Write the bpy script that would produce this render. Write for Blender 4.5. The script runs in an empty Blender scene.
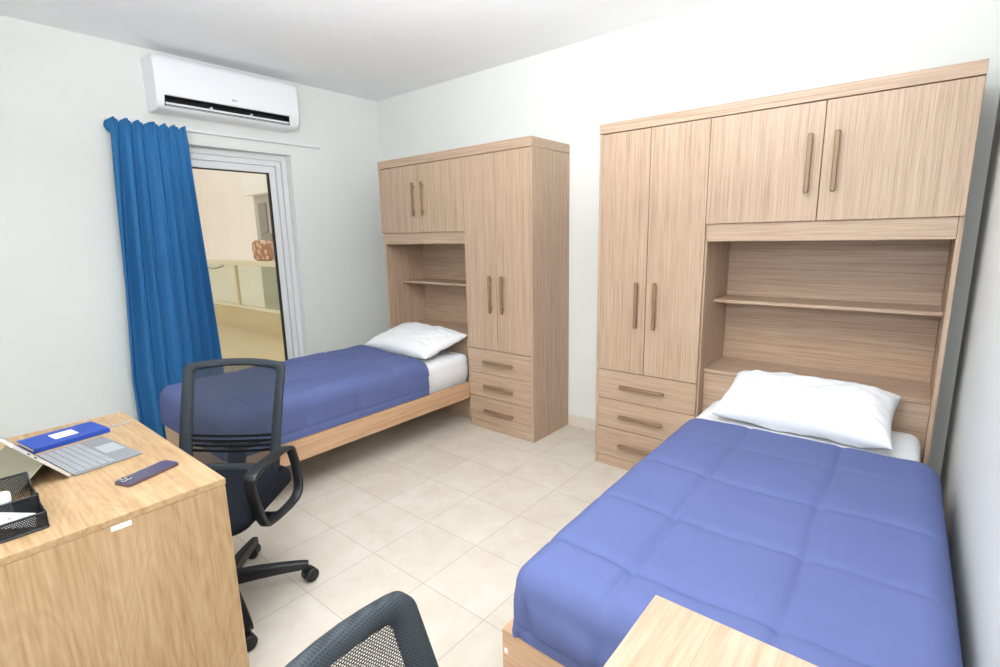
import bpy, bmesh, math, random
from mathutils import Vector, Matrix, noise

random.seed(7)
S = bpy.context.scene
COL = S.collection
PI = math.pi

# ------------------------------------------------------------------ materials
def lin(c):
    out = []
    for v in c[:3]:
        v = v / 255.0
        out.append(v / 12.92 if v <= 0.04045 else ((v + 0.055) / 1.055) ** 2.4)
    return (*out, 1.0)

class NT:
    def __init__(self, name):
        self.m = bpy.data.materials.new(name)
        self.m.use_nodes = True
        self.n = self.m.node_tree.nodes
        self.l = self.m.node_tree.links
        self.bsdf = self.n['Principled BSDF']
        self.out = self.n['Material Output']
    def add(self, t, **kw):
        nd = self.n.new(t)
        for k, v in kw.items():
            setattr(nd, k, v)
        return nd
    def link(self, a, b):
        self.l.new(a, b)
    def coords(self, kind='Object', scale=(1, 1, 1), loc=(0, 0, 0), rot=(0, 0, 0)):
        mp = self.add('ShaderNodeMapping')
        mp.inputs['Scale'].default_value = scale
        mp.inputs['Location'].default_value = loc
        mp.inputs['Rotation'].default_value = rot
        if kind == 'World':
            g = self.add('ShaderNodeNewGeometry')
            self.link(g.outputs['Position'], mp.inputs['Vector'])
        else:
            tc = self.add('ShaderNodeTexCoord')
            self.link(tc.outputs[kind], mp.inputs['Vector'])
        return mp.outputs['Vector']
    def noise(self, vec, scale=5, detail=2, rough=0.5, dist=0.0):
        nd = self.add('ShaderNodeTexNoise')
        nd.inputs['Scale'].default_value = scale
        nd.inputs['Detail'].default_value = detail
        nd.inputs['Roughness'].default_value = rough
        nd.inputs['Distortion'].default_value = dist
        self.link(vec, nd.inputs['Vector'])
        return nd.outputs['Fac']
    def ramp(self, fac, stops):
        r = self.add('ShaderNodeValToRGB')
        el = r.color_ramp.elements
        while len(el) < len(stops):
            el.new(0.5)
        for e, (p, c) in zip(el, stops):
            e.position = p
            e.color = c
        self.link(fac, r.inputs['Fac'])
        return r.outputs['Color']
    def mix(self, fac, a, b, mode='MIX'):
        mx = self.add('ShaderNodeMix', data_type='RGBA', blend_type=mode)
        for sock, v in ((mx.inputs[0], fac), (mx.inputs[6], a), (mx.inputs[7], b)):
            if hasattr(v, 'is_output'):
                self.link(v, sock)
            else:
                sock.default_value = v
        return mx.outputs[2]
    def math(self, op, a, b=0.0):
        nd = self.add('ShaderNodeMath', operation=op)
        for sock, v in ((nd.inputs[0], a), (nd.inputs[1], b)):
            if hasattr(v, 'is_output'):
                self.link(v, sock)
            else:
                sock.default_value = v
        return nd.outputs[0]
    def bump(self, h, strength=0.1, dist=0.01):
        b = self.add('ShaderNodeBump')
        b.inputs['Strength'].default_value = strength
        b.inputs['Distance'].default_value = dist
        self.link(h, b.inputs['Height'])
        self.link(b.outputs['Normal'], self.bsdf.inputs['Normal'])

def solid(name, rgb, rough=0.5, metal=0.0, spec=0.5, var=0.0, scale=30):
    t = NT(name)
    t.bsdf.inputs['Roughness'].default_value = rough
    t.bsdf.inputs['Metallic'].default_value = metal
    t.bsdf.inputs['Specular IOR Level'].default_value = spec
    c = lin(rgb)
    if var > 0:
        f = t.noise(t.coords(), scale, 3)
        d = tuple(max(0, v * (1 - var)) for v in c[:3]) + (1,)
        u = tuple(min(1, v * (1 + var)) for v in c[:3]) + (1,)
        t.link(t.ramp(f, [(0.3, d), (0.7, u)]), t.bsdf.inputs['Base Color'])
    else:
        t.bsdf.inputs['Base Color'].default_value = c
    return t.m

def laminate(name, axis, base=(187, 159, 134), dark=(153, 125, 102), light=(206, 182, 159)):
    """fine streaked wood laminate, grain running along axis"""
    t = NT(name)
    sc = [240, 240, 240]; sc['xyz'.index(axis)] = 3.5
    v = t.coords(scale=sc)
    f1 = t.noise(v, 1.0, 3, 0.65)
    sc2 = [60, 60, 60]; sc2['xyz'.index(axis)] = 1.0
    f2 = t.noise(t.coords(scale=sc2), 1.0, 2, 0.5, 0.4)
    fac = t.math('ADD', t.math('MULTIPLY', f1, 0.72), t.math('MULTIPLY', f2, 0.28))
    col = t.ramp(fac, [(0.30, lin(dark)), (0.49, lin(base)), (0.70, lin(light))])
    t.link(col, t.bsdf.inputs['Base Color'])
    t.bsdf.inputs['Roughness'].default_value = 0.42
    t.bsdf.inputs['Specular IOR Level'].default_value = 0.5
    t.bump(fac, 0.08, 0.002)
    return t.m

def oak(name, grain, across, plank=0.18, base=(174, 143, 105), dark=(148, 115, 78), light=(190, 162, 126)):
    """light oak board: plank joints, long grain, cathedral figure"""
    t = NT(name)
    gi, ai = 'xyz'.index(grain), 'xyz'.index(across)
    sc = [110, 110, 110]; sc[gi] = 6.0
    f1 = t.noise(t.coords(scale=sc), 1.0, 4, 0.6, 0.3)
    sc = [9, 9, 9]; sc[gi] = 1.6
    w = t.noise(t.coords(scale=sc), 1.0, 2, 0.5, 0.6)
    rings = t.math('FRACT', t.math('MULTIPLY', w, 13.0))
    rings = t.math('ABSOLUTE', t.math('SUBTRACT', rings, 0.5))
    sc = [5, 5, 5]; sc[gi] = 1.2
    f3 = t.noise(t.coords(scale=sc), 1.0, 2)
    fac = t.math('ADD', t.math('MULTIPLY', f1, 0.62), t.math('ADD', t.math('MULTIPLY', rings, 0.17), t.math('MULTIPLY', f3, 0.38)))
    col = t.ramp(fac, [(0.32, lin(dark)), (0.51, lin(base)), (0.72, lin(light))])
    # plank joints
    sp = t.add('ShaderNodeSeparateXYZ')
    t.link(t.coords(), sp.inputs[0])
    a = t.math('DIVIDE', sp.outputs[ai], plank)
    jn = t.math('LESS_THAN', t.math('ABSOLUTE', t.math('SUBTRACT', t.math('FRACT', t.math('ADD', a, 40.37)), 0.5)), 0.006)
    tone = t.noise(t.coords(scale=[(1 / plank if i == ai else 0.9) for i in range(3)]), 1.0, 0)
    col = t.mix(t.math('MULTIPLY', jn, 0.42), col, lin((150, 108, 66)))
    t.link(col, t.bsdf.inputs['Base Color'])
    t.bsdf.inputs['Roughness'].default_value = 0.48
    t.bsdf.inputs['Specular IOR Level'].default_value = 0.35
    t.bump(f1, 0.05, 0.002)
    return t.m

def plaster(name, rgb):
    t = NT(name)
    v = t.coords('World')
    f = t.noise(v, 160, 3)
    g = t.noise(v, 2.0, 2)
    c = lin(rgb)
    col = t.ramp(g, [(0.3, tuple(x * 0.97 for x in c[:3]) + (1,)), (0.7, c)])
    t.link(col, t.bsdf.inputs['Base Color'])
    t.bsdf.inputs['Roughness'].default_value = 0.85
    t.bsdf.inputs['Specular IOR Level'].default_value = 0.15
    t.bump(f, 0.12, 0.002)
    return t.m

def tiles(name):
    t = NT(name)
    TX, TY, X0, Y0 = 0.3337, 0.3274, 2.2026, -1.5734
    v = t.coords('World', (1 / TX, 1 / TY, 1), (-X0 / TX + 60, -Y0 / TY + 60, 0))
    b = t.add('ShaderNodeTexBrick')
    b.offset = 0.0; b.squash = 1.0
    b.inputs['Scale'].default_value = 1.0
    b.inputs['Brick Width'].default_value = 1.0
    b.inputs['Row Height'].default_value = 1.0
    b.inputs['Mortar Size'].default_value = 0.007
    b.inputs['Mortar Smooth'].default_value = 0.3
    b.inputs['Color1'].default_value = lin((219, 211, 199))
    b.inputs['Color2'].default_value = lin((215, 207, 194))
    b.inputs['Mortar'].default_value = lin((187, 180, 166))
    t.link(v, b.inputs['Vector'])
    w = t.coords('World')
    f = t.noise(w, 7, 5, 0.65, 0.5)
    spk = t.ramp(f, [(0.3, lin((242, 238, 232))), (0.7, (1, 1, 1, 1))])
    col = t.mix(1.0, b.outputs['Color'], spk, 'MULTIPLY')
    t.link(col, t.bsdf.inputs['Base Color'])
    t.bsdf.inputs['Roughness'].default_value = 0.38
    t.bsdf.inputs['Specular IOR Level'].default_value = 0.35
    inv = t.math('SUBTRACT', 1.0, b.outputs['Fac'])
    t.bump(inv, 0.25, 0.003)
    return t.m

def fabric(name, rgb, weave=900, var=0.08, rough=0.85, sheen=0.0):
    t = NT(name)
    v = t.coords()
    f = t.noise(v, weave, 2)
    g = t.noise(v, 6, 3)
    c = lin(rgb)
    fac = t.math('ADD', t.math('MULTIPLY', f, 0.5), t.math('MULTIPLY', g, 0.5))
    col = t.ramp(fac, [(0.3, tuple(x * (1 - var) for x in c[:3]) + (1,)), (0.7, tuple(min(1, x * (1 + var)) for x in c[:3]) + (1,))])
    t.link(col, t.bsdf.inputs['Base Color'])
    t.bsdf.inputs['Roughness'].default_value = rough
    t.bsdf.inputs['Specular IOR Level'].default_value = 0.15
    t.bsdf.inputs['Sheen Weight'].default_value = sheen
    t.bump(f, 0.1, 0.001)
    return t.m

def mesh_fabric(name, rgb, px=0.0048, pz=0.003, thread=0.48, axes=('X', 'Z'), solid_frac=0.0):
    """woven net: real see-through holes between threads"""
    t = NT(name)
    sp = t.add('ShaderNodeSeparateXYZ')
    t.link(t.coords(), sp.inputs[0])
    u = t.math('DIVIDE', sp.outputs[axes[0]], px)
    v = t.math('DIVIDE', sp.outputs[axes[1]], pz)
    row = t.math('FLOOR', v)
    u2 = t.math('ADD', u, t.math('MULTIPLY', t.math('MODULO', row, 2.0), 0.5))
    hu = t.math('LESS_THAN', t.math('FRACT', t.math('ADD', u2, 500.0)), 1 - thread * 0.8)
    hv = t.math('LESS_THAN', t.math('FRACT', t.math('ADD', v, 500.0)), 1 - thread)
    hole = t.math('MULTIPLY', hu, hv)
    tr = t.add('ShaderNodeBsdfTransparent')
    mx = t.add('ShaderNodeMixShader')
    t.bsdf.inputs['Base Color'].default_value = lin(rgb)
    t.bsdf.inputs['Roughness'].default_value = 0.6
    t.link(hole, mx.inputs[0])
    t.link(t.bsdf.outputs[0], mx.inputs[1])
    t.link(tr.outputs[0], mx.inputs[2])
    t.link(mx.outputs[0], t.out.inputs['Surface'])
    return t.m

def glass(name, tint=(247, 248, 246)):
    t = NT(name)
    tr = t.add('ShaderNodeBsdfTransparent'); tr.inputs[0].default_value = lin(tint)
    gl = t.add('ShaderNodeBsdfGlossy'); gl.inputs['Roughness'].default_value = 0.02
    lw = t.add('ShaderNodeLayerWeight'); lw.inputs[0].default_value = 0.5
    fac = t.math('ADD', 0.025, t.math('MULTIPLY', t.math('POWER', lw.outputs['Facing'], 4.0), 0.5))
    mx = t.add('ShaderNodeMixShader')
    t.link(fac, mx.inputs[0]); t.link(tr.outputs[0], mx.inputs[1]); t.link(gl.outputs[0], mx.inputs[2])
    t.link(mx.outputs[0], t.out.inputs['Surface'])
    return t.m

M = {}
M['wall'] = plaster('wall_plaster', (236, 238, 234))
M['ceil'] = plaster('ceiling_paint', (251, 252, 254))
M['floor'] = tiles('floor_tiles')
M['skirt'] = solid('skirting_tile', (226, 216, 203), 0.4, var=0.04, scale=12)
M['lam_z'] = laminate('laminate_upright', 'z')
M['lam_x'] = laminate('laminate_level', 'x')
M['lam_y'] = laminate('laminate_lengthwise', 'y', (204, 164, 129), (174, 132, 97), (220, 184, 152))
M['lam_f'] = laminate('laminate_footboard', 'x', (200, 162, 128), (170, 130, 98), (214, 182, 152))
M['handle'] = solid('bronze_handle', (146, 117, 91), 0.45, 0.2, var=0.08)
M['oak_x'] = oak('oak_top_along_x', 'x', 'y', 0.21)
M['oak_y'] = oak('oak_top_along_y', 'y', 'x', 0.16, base=(176, 154, 131), dark=(158, 134, 110), light=(190, 170, 149))
M['oak_z'] = oak('oak_side_panel', 'z', 'y', 0.16)
M['oak_zx'] = oak('oak_end_panel', 'z', 'x', 0.16)
M['duvet'] = fabric('blue_duvet_cotton', (96, 107, 153), 700, 0.05)
M['sheet'] = fabric('white_sheet_cotton', (238, 239, 241), 900, 0.02)
M['pillow'] = fabric('white_pillow_cotton', (242, 243, 245), 900, 0.015)
M['curtain'] = fabric('blue_curtain_cloth', (56, 118, 172), 800, 0.07)
M['upvc'] = solid('white_upvc', (236, 237, 238), 0.3)
M['acw'] = solid('ac_white_plastic', (244, 246, 249), 0.32)
M['black'] = solid('black_plastic', (24, 25, 28), 0.42)
M['blackgap'] = solid('black_interior', (12, 12, 14), 0.7)
M['seat'] = fabric('black_seat_cloth', (27, 30, 37), 700, 0.15)
def woven(name, dark, light):
    t = NT(name)
    sp = t.add('ShaderNodeSeparateXYZ'); t.link(t.coords(), sp.inputs[0])
    u = t.math('DIVIDE', sp.outputs['X'], 0.0048); v = t.math('DIVIDE', sp.outputs['Z'], 0.0030)
    u2 = t.math('ADD', u, t.math('MULTIPLY', t.math('MODULO', t.math('FLOOR', t.math('ADD', v, 500.0)), 2.0), 0.5))
    a = t.math('ABSOLUTE', t.math('SUBTRACT', t.math('FRACT', t.math('ADD', u2, 500.0)), 0.5))
    b = t.math('ABSOLUTE', t.math('SUBTRACT', t.math('FRACT', t.math('ADD', v, 500.0)), 0.5))
    h = t.math('ADD', a, b)
    t.link(t.ramp(h, [(0.30, lin(dark)), (0.62, lin(light))]), t.bsdf.inputs['Base Color'])
    t.bsdf.inputs['Roughness'].default_value = 0.7
    t.bump(h, 0.3, 0.001)
    return t.m
M['framecloth'] = woven('charcoal_frame_net', (19, 24, 29), (47, 56, 64))
M['net'] = mesh_fabric('chair_back_net', (40, 46, 54))
M['rubber'] = solid('black_gasket', (20, 20, 20), 0.7)
M['glass'] = glass('window_glass')
M['silver'] = solid('silver_alloy', (214, 214, 212), 0.35, 0.4)
M['tabback'] = solid('champagne_alloy', (172, 168, 146), 0.4, 0.25)
M['screen'] = solid('dark_screen_glass', (18, 19, 22), 0.08)
M['kbd'] = fabric('grey_keyboard_cloth', (132, 134, 136), 900, 0.06, sheen=0.0)
M['key'] = solid('grey_keycap', (150, 153, 156), 0.55)
M['touch'] = solid('grey_touchpad', (154, 160, 164), 0.3)
M['nbblue'] = solid('blue_notebook_cover', (24, 66, 160), 0.5, var=0.05, scale=200)
M['paper'] = solid('cream_paper', (232, 222, 200), 0.8, var=0.04, scale=300)
M['white'] = solid('white_paper', (244, 244, 246), 0.6)
M['ink'] = solid('grey_blue_ink', (118, 128, 150), 0.6)
M['ribbon'] = solid('pale_blue_ribbon', (176, 192, 222), 0.6)
M['phone'] = solid('deep_purple_glass', (70, 66, 92), 0.28)
M['phonerim'] = solid('purple_steel', (120, 104, 112), 0.3, 0.7)
M['lens'] = solid('black_lens_glass', (14, 16, 22), 0.08)
M['wirenet'] = mesh_fabric('organizer_net', (22, 24, 28), 0.0042, 0.0042, 0.55)
M['wirenet_y'] = mesh_fabric('organizer_net_y', (22, 24, 28), 0.0042, 0.0042, 0.55, axes=('Y', 'Z'))
M['wirenet_b'] = mesh_fabric('organizer_net_base', (22, 24, 28), 0.0042, 0.0042, 0.7, axes=('X', 'Y'))
M['ext'] = plaster('outside_cream_render', (240, 232, 222))
M['extw'] = plaster('outside_white_render', (244, 242, 234))
M['extgrey'] = plaster('outside_grey_render', (196, 192, 184))
M['tan'] = plaster('outside_tan_render', (206, 190, 154))
M['rail'] = solid('cream_rail_paint', (228, 218, 192), 0.5)
M['railglass'] = glass('greenish_rail_glass', (240, 244, 236))
def patterned():
    t = NT('brown_patterned_cloth')
    vv = t.add('ShaderNodeTexVoronoi'); vv.inputs['Scale'].default_value = 11
    t.link(t.coords(), vv.inputs['Vector'])
    t.link(t.ramp(vv.outputs['Distance'], [(0.25, lin((226, 200, 168))), (0.5, lin((176, 128, 104)))]), t.bsdf.inputs['Base Color'])
    t.bsdf.inputs['Roughness'].default_value = 0.9
    return t.m
M['pattern'] = patterned()

# ------------------------------------------------------------------ mesh helpers
class MB:
    def __init__(self):
        self.v = []; self.f = []
    def add(self, vs, fs):
        o = len(self.v)
        self.v += [tuple(p) for p in vs]
        self.f += [tuple(i + o for i in f) for f in fs]
        return self
    def box(self, x0, x1, y0, y1, z0, z1):
        vs = [(x0, y0, z0), (x1, y0, z0), (x1, y1, z0), (x0, y1, z0), (x0, y0, z1), (x1, y0, z1), (x1, y1, z1), (x0, y1, z1)]
        return self.add(vs, [(0, 3, 2, 1), (4, 5, 6, 7), (0, 1, 5, 4), (1, 2, 6, 5), (2, 3, 7, 6), (3, 0, 4, 7)])
    def grid(self, rows, closed_u=False, closed_v=False):
        """rows: list of lists of points"""
        n, m = len(rows), len(rows[0])
        vs = [p for r in rows for p in r]
        fs = []
        for i in range(n if closed_v else n - 1):
            for j in range(m if closed_u else m - 1):
                i2, j2 = (i + 1) % n, (j + 1) % m
                fs.append((i * m + j, i * m + j2, i2 * m + j2, i2 * m + j))
        return self.add(vs, fs)
    def cap(self, loop):
        return self.add(loop, [tuple(range(len(loop)))])
    def prism(self, poly, axis, a, b):
        """poly of 2D points extruded along axis from a to b"""
        def mk(p, t):
            if axis == 'x': return (t, p[0], p[1])
            if axis == 'y': return (p[0], t, p[1])
            return (p[0], p[1], t)
        n = len(poly)
        vs = [mk(p, a) for p in poly] + [mk(p, b) for p in poly]
        fs = [tuple(range(n - 1, -1, -1)), tuple(range(n, 2 * n))]
        fs += [(i, (i + 1) % n, n + (i + 1) % n, n + i) for i in range(n)]
        return self.add(vs, fs)
    def lathe(self, prof, n=24, c=(0, 0, 0), axis='z'):
        rows = []
        for r, h in prof:
            row = []
            for k in range(n):
                a = 2 * PI * k / n
                p = (r * math.cos(a), r * math.sin(a), h)
                if axis == 'x': p = (p[2], p[0], p[1])
                if axis == 'y': p = (p[0], p[2], p[1])
                row.append((p[0] + c[0], p[1] + c[1], p[2] + c[2]))
            rows.append(row)
        self.grid(rows, closed_u=True)
        self.cap(rows[0]); self.cap(rows[-1])
        return self
    def sweep(self, path, section, up=(0, 0, 1), closed=False, scales=None):
        """sweep a 2D section (side, up) along a path"""
        n = len(path); rows = []
        P = [Vector(p) for p in path]; up = Vector(up)
        for i in range(n):
            if closed:
                t = P[(i + 1) % n] - P[(i - 1) % n]
            else:
                t = P[min(i + 1, n - 1)] - P[max(i - 1, 0)]
            t.normalize()
            s = t.cross(up)
            if s.length < 1e-5: s = t.cross(Vector((1, 0, 0)))
            s.normalize(); u = s.cross(t)
            k = scales[i] if scales else 1.0
            rows.append([tuple(P[i] + s * (a * k) + u * (b * k)) for a, b in section])
        self.grid(rows, closed_u=True, closed_v=closed)
        if not closed:
            self.cap(rows[0]); self.cap(rows[-1])
        return self
    def xf(self, mat):
        self.v = [tuple(mat @ Vector(p)) for p in self.v]
        return self

def circ(r, n=10):
    return [(r * math.cos(2 * PI * k / n), r * math.sin(2 * PI * k / n)) for k in range(n)]
def rrect(w, h, r, n=3):
    pts = []
    for cx, cy, a0 in ((w / 2 - r, h / 2 - r, 0), (-w / 2 + r, h / 2 - r, 90), (-w / 2 + r, -h / 2 + r, 180), (w / 2 - r, -h / 2 + r, 270)):
        for k in range(n + 1):
            a = math.radians(a0 + 90 * k / n)
            pts.append((cx + r * math.cos(a), cy + r * math.sin(a)))
    return pts
def smoothpath(pts, n=6, closed=False):
    P = [Vector(p) for p in pts]; out = []
    N = len(P)
    for i in range(N if closed else N - 1):
        g = (lambda k: P[k % N]) if closed else (lambda k: P[max(0, min(N - 1, k))])
        p0, p1, p2, p3 = g(i - 1), g(i), g(i + 1), g(i + 2)
        for k in range(n):
            t = k / n
            out.append(tuple(0.5 * ((2 * p1) + (p2 - p0) * t + (2 * p0 - 5 * p1 + 4 * p2 - p3) * t * t + (3 * p1 - p0 - 3 * p2 + p3) * t ** 3)))
    if not closed: out.append(tuple(P[-1]))
    return out

def build(name, mb, mat, parent=None, bevel=0.0, smooth=None, segs=2, solidify=0.0, soff=-1, subsurf=0):
    me = bpy.data.meshes.new(name)
    me.from_pydata(mb.v, [], mb.f)
    bm = bmesh.new(); bm.from_mesh(me)
    bmesh.ops.remove_doubles(bm, verts=bm.verts, dist=1e-5)
    bmesh.ops.recalc_face_normals(bm, faces=bm.faces)
    bm.to_mesh(me); bm.free()
    me.materials.append(mat)
    o = bpy.data.objects.new(name, me)
    COL.objects.link(o)
    if parent: o.parent = parent
    if smooth is not None or bevel:
        me.shade_smooth()
        me.set_sharp_from_angle(angle=math.radians(smooth if smooth is not None else 35))
    if solidify:
        md = o.modifiers.new('thickness', 'SOLIDIFY'); md.thickness = solidify; md.offset = soff
    if bevel:
        md = o.modifiers.new('edge', 'BEVEL'); md.width = bevel; md.segments = segs
        md.limit_method = 'ANGLE'; md.angle_limit = math.radians(40); md.harden_normals = False
    if subsurf:
        md = o.modifiers.new('sub', 'SUBSURF'); md.levels = subsurf; md.render_levels = subsurf
    return o

def tag(o, label=None, cat=None, group=None, kind=None):
    if label: o['label'] = label
    if cat: o['category'] = cat
    if group: o['group'] = group
    if kind: o['kind'] = kind
    return o
def empty(name, loc, rz, label, cat, group=None):
    o = bpy.data.objects.new(name, None); COL.objects.link(o)
    o.location = loc; o.rotation_euler = (0, 0, rz); o.empty_display_size = 0.1
    return tag(o, label, cat, group)
def struct(name, mb, mat, parent=None, **kw):
    o = build(name, mb, mat, parent, **kw)
    if parent is None: o['kind'] = 'structure'
    return o
def copy_tree(o, parent=None):
    c = o.copy(); COL.objects.link(c)
    if parent: c.parent = parent
    for ch in list(o.children): copy_tree(ch, c)
    return c

# ------------------------------------------------------------------ room shell
H, W, YF = 2.641, 4.180, -4.25
struct('floor', MB().box(0, W, YF, 0, -0.05, 0), M['floor'])
struct('ceiling', MB().box(-0.2, W + 0.1, YF - 0.1, 0.1, H, H + 0.1), M['ceil'])
struct('wall_back', MB().box(-0.2, W + 0.1, 0, 0.1, -0.05, H), M['wall'])
struct('wall_right', MB().box(W, W + 0.1, YF - 0.1, 0, -0.05, H), M['wall'])
struct('wall_front', MB().box(0, W, YF - 0.1, YF, -0.05, H), M['wall'])
OY0, OY1, OZ = -2.02, -0.892, 2.08
wl = MB().box(-0.2, 0, YF - 0.1, OY0, -0.05, H).box(-0.2, 0, OY1, 0, -0.05, H).box(-0.2, 0, OY0, OY1, OZ, H)
wl.box(-0.2, 0, OY0, OY1, -0.05, 0.03)
struct('wall_left', wl, M['wall'])
struct('baseboard_back', MB().box(2.066, 2.532, -0.010, -0.0005, 0, 0.085), M['skirt'])
struct('baseboard_left', MB().box(0.0005, 0.010, OY1 + 0.002, -0.0005, 0, 0.085).box(0.0005, 0.010, YF + 0.01, OY0 - 0.002, 0, 0.085), M['skirt'])
struct('baseboard_right', MB().box(W - 0.010, W - 0.0005, YF + 0.01, -0.012, 0, 0.085), M['skirt'])

# balcony door in the left wall
def frame4(mb, x0, x1, y0, y1, z0, z1, w):
    mb.box(x0, x1, y0, y0 + w, z0, z1).box(x0, x1, y1 - w, y1, z0, z1)
    mb.box(x0, x1, y0 + w, y1 - w, z1 - w, z1).box(x0, x1, y0 + w, y1 - w, z0, z0 + w)
    return mb
fr = frame4(MB(), -0.150, -0.075, OY0 + 0.002, OY1 - 0.002, 0.031, OZ - 0.002, 0.042)
frame4(fr, -0.150, -0.092, OY0 + 0.044, OY1 - 0.044, 0.073, OZ - 0.044, 0.040)
dw = build('window_1', fr, M['upvc'], bevel=0.003); tag(dw, kind='structure')
YA, YB, ZA, ZB = OY0 + 0.086, OY1 - 0.088, 0.115, OZ - 0.088
sash = frame4(MB(), -0.145, -0.100, YA, YB, ZA, ZB, 0.050)
sash = build('sash', sash, M['upvc'], dw, bevel=0.004)
g = frame4(MB(), -0.142, -0.104, YA + 0.0505, YB - 0.0505, ZA + 0.0505, ZB - 0.0505, 0.006)
build('gasket', g, M['rubber'], sash)
build('glass_pane', MB().box(-0.126, -0.120, YA + 0.056, YB - 0.056, ZA + 0.056, ZB - 0.056), M['glass'], sash)

# outside: balcony, rail, building across
struct('balcony_floor', MB().box(-9.5, -0.2, -5.0, 0.54, -0.12, -0.02), M['tan'])
struct('outside_wall', MB().box(-13, -4.6, 3.4, 3.6, -3, 7).box(-13.2, -13, -6, 3.6, -3, 7), M['ext'])
struct('outside_column', MB().box(-5.32, -3.2, 1.30, 1.9, -3, 2.20), M['extgrey'], bevel=0.01)
struct('outside_beam', MB().box(-5.36, -3.0, 1.16, 2.0, 2.20, 2.50), M['extw'], bevel=0.01)
struct('outside_dark_window', MB().box(-5.12, -4.86, 1.27, 1.297, 1.56, 2.06).box(-5.10, -4.72, 1.26, 1.2985, 1.40, 1.54), solid('window_dark_grey', (150, 146, 138), 0.6))  # flat grey slabs stand in for a dark window recess
rl = empty('balcony_railing', (-4.4, 0.6, 0), 0, 'cream balcony railing with glass panels outside the window', 'railing')
yR = 0.0
build('parapet', MB().box(-4.2, 3.0, yR - 0.06, yR + 0.06, -0.02, 0.325), M['tan'], rl)
build('handrail', MB().box(-4.2, 3.0, yR - 0.045, yR + 0.045, 1.03, 1.115), M['rail'], rl, bevel=0.006)
build('bottom_rail', MB().box(-4.2, 3.0, yR - 0.035, yR + 0.035, 0.327, 0.375), M['rail'], rl, bevel=0.004)
for xp in (-3.3, -0.36, 1.6):
    build('post', MB().box(xp - 0.055, xp + 0.055, yR - 0.03, yR + 0.03, 0.376, 1.029), M['rail'], rl, bevel=0.004)
for xa, xb in ((-3.24, -0.42), (-0.30, 1.54)):
    build('glass_panel', MB().box(xa, xb, yR - 0.006, yR + 0.006, 0.376, 1.029), M['railglass'], rl)
# patterned cushion on the rail
def cushion(w, d, h, n=10):
    mb = MB(); rows = []
    for i in range(-n, n + 1):
        row = []
        for j in range(24):
            a = 2 * PI * j / 24
            k = (1 - abs(i / n) ** 4) ** 0.5 * 0.75 + 0.25
            ca, sa = math.cos(a), math.sin(a)
            ex = lambda c: math.copysign(abs(c) ** 0.3, c)
            row.append((i / n * w / 2, ex(ca) * d / 2 * k, h / 2 + ex(sa) * h / 2 * k))
        rows.append(row)
    mb.grid(rows, closed_u=True); mb.cap(rows[0]); mb.cap(rows[-1])
    return mb
pc = build('patterned_cushion', cushion(0.58, 0.10, 0.31), M['pattern'], smooth=60)
pc.location = (-3.72, 0.6, 1.1155)
tag(pc, 'brown and cream patterned cushion standing on the balcony handrail', 'cushion')
cb = MB().sweep(smoothpath([(-6.0, 0.53, 1.02), (-5.7, 0.535, 0.975), (-5.35, 0.535, 0.965), (-5.0, 0.53, 1.02)], 6), circ(0.008, 6))
tag(build('cable', cb, M['black'], smooth=60), 'thin dark cable looping below the balcony handrail', 'cable')

# ------------------------------------------------------------------ wardrobes round the bed heads
YW = -0.449
def handle_bar(x0, x1, z0, z1):
    mb = MB()
    if x1 - x0 > z1 - z0:
        zc, h = (z0 + z1) / 2, 0.019
        mb.box(x0, x1, YW - 0.030, YW - 0.014, zc - h / 2, zc + h / 2)
        for xx in (x0 + 0.02, x1 - 0.04): mb.box(xx, xx + 0.02, YW - 0.0145, YW - 0.0005, zc - 0.006, zc + 0.006)
    else:
        xc, h = (x0 + x1) / 2, 0.019
        mb.box(xc - h / 2, xc + h / 2, YW - 0.030, YW - 0.014, z0, z1)
        for zz in (z0 + 0.02, z1 - 0.04): mb.box(xc - 0.006, xc + 0.006, YW - 0.0145, YW - 0.0005, zz, zz + 0.02)
    return mb

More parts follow.
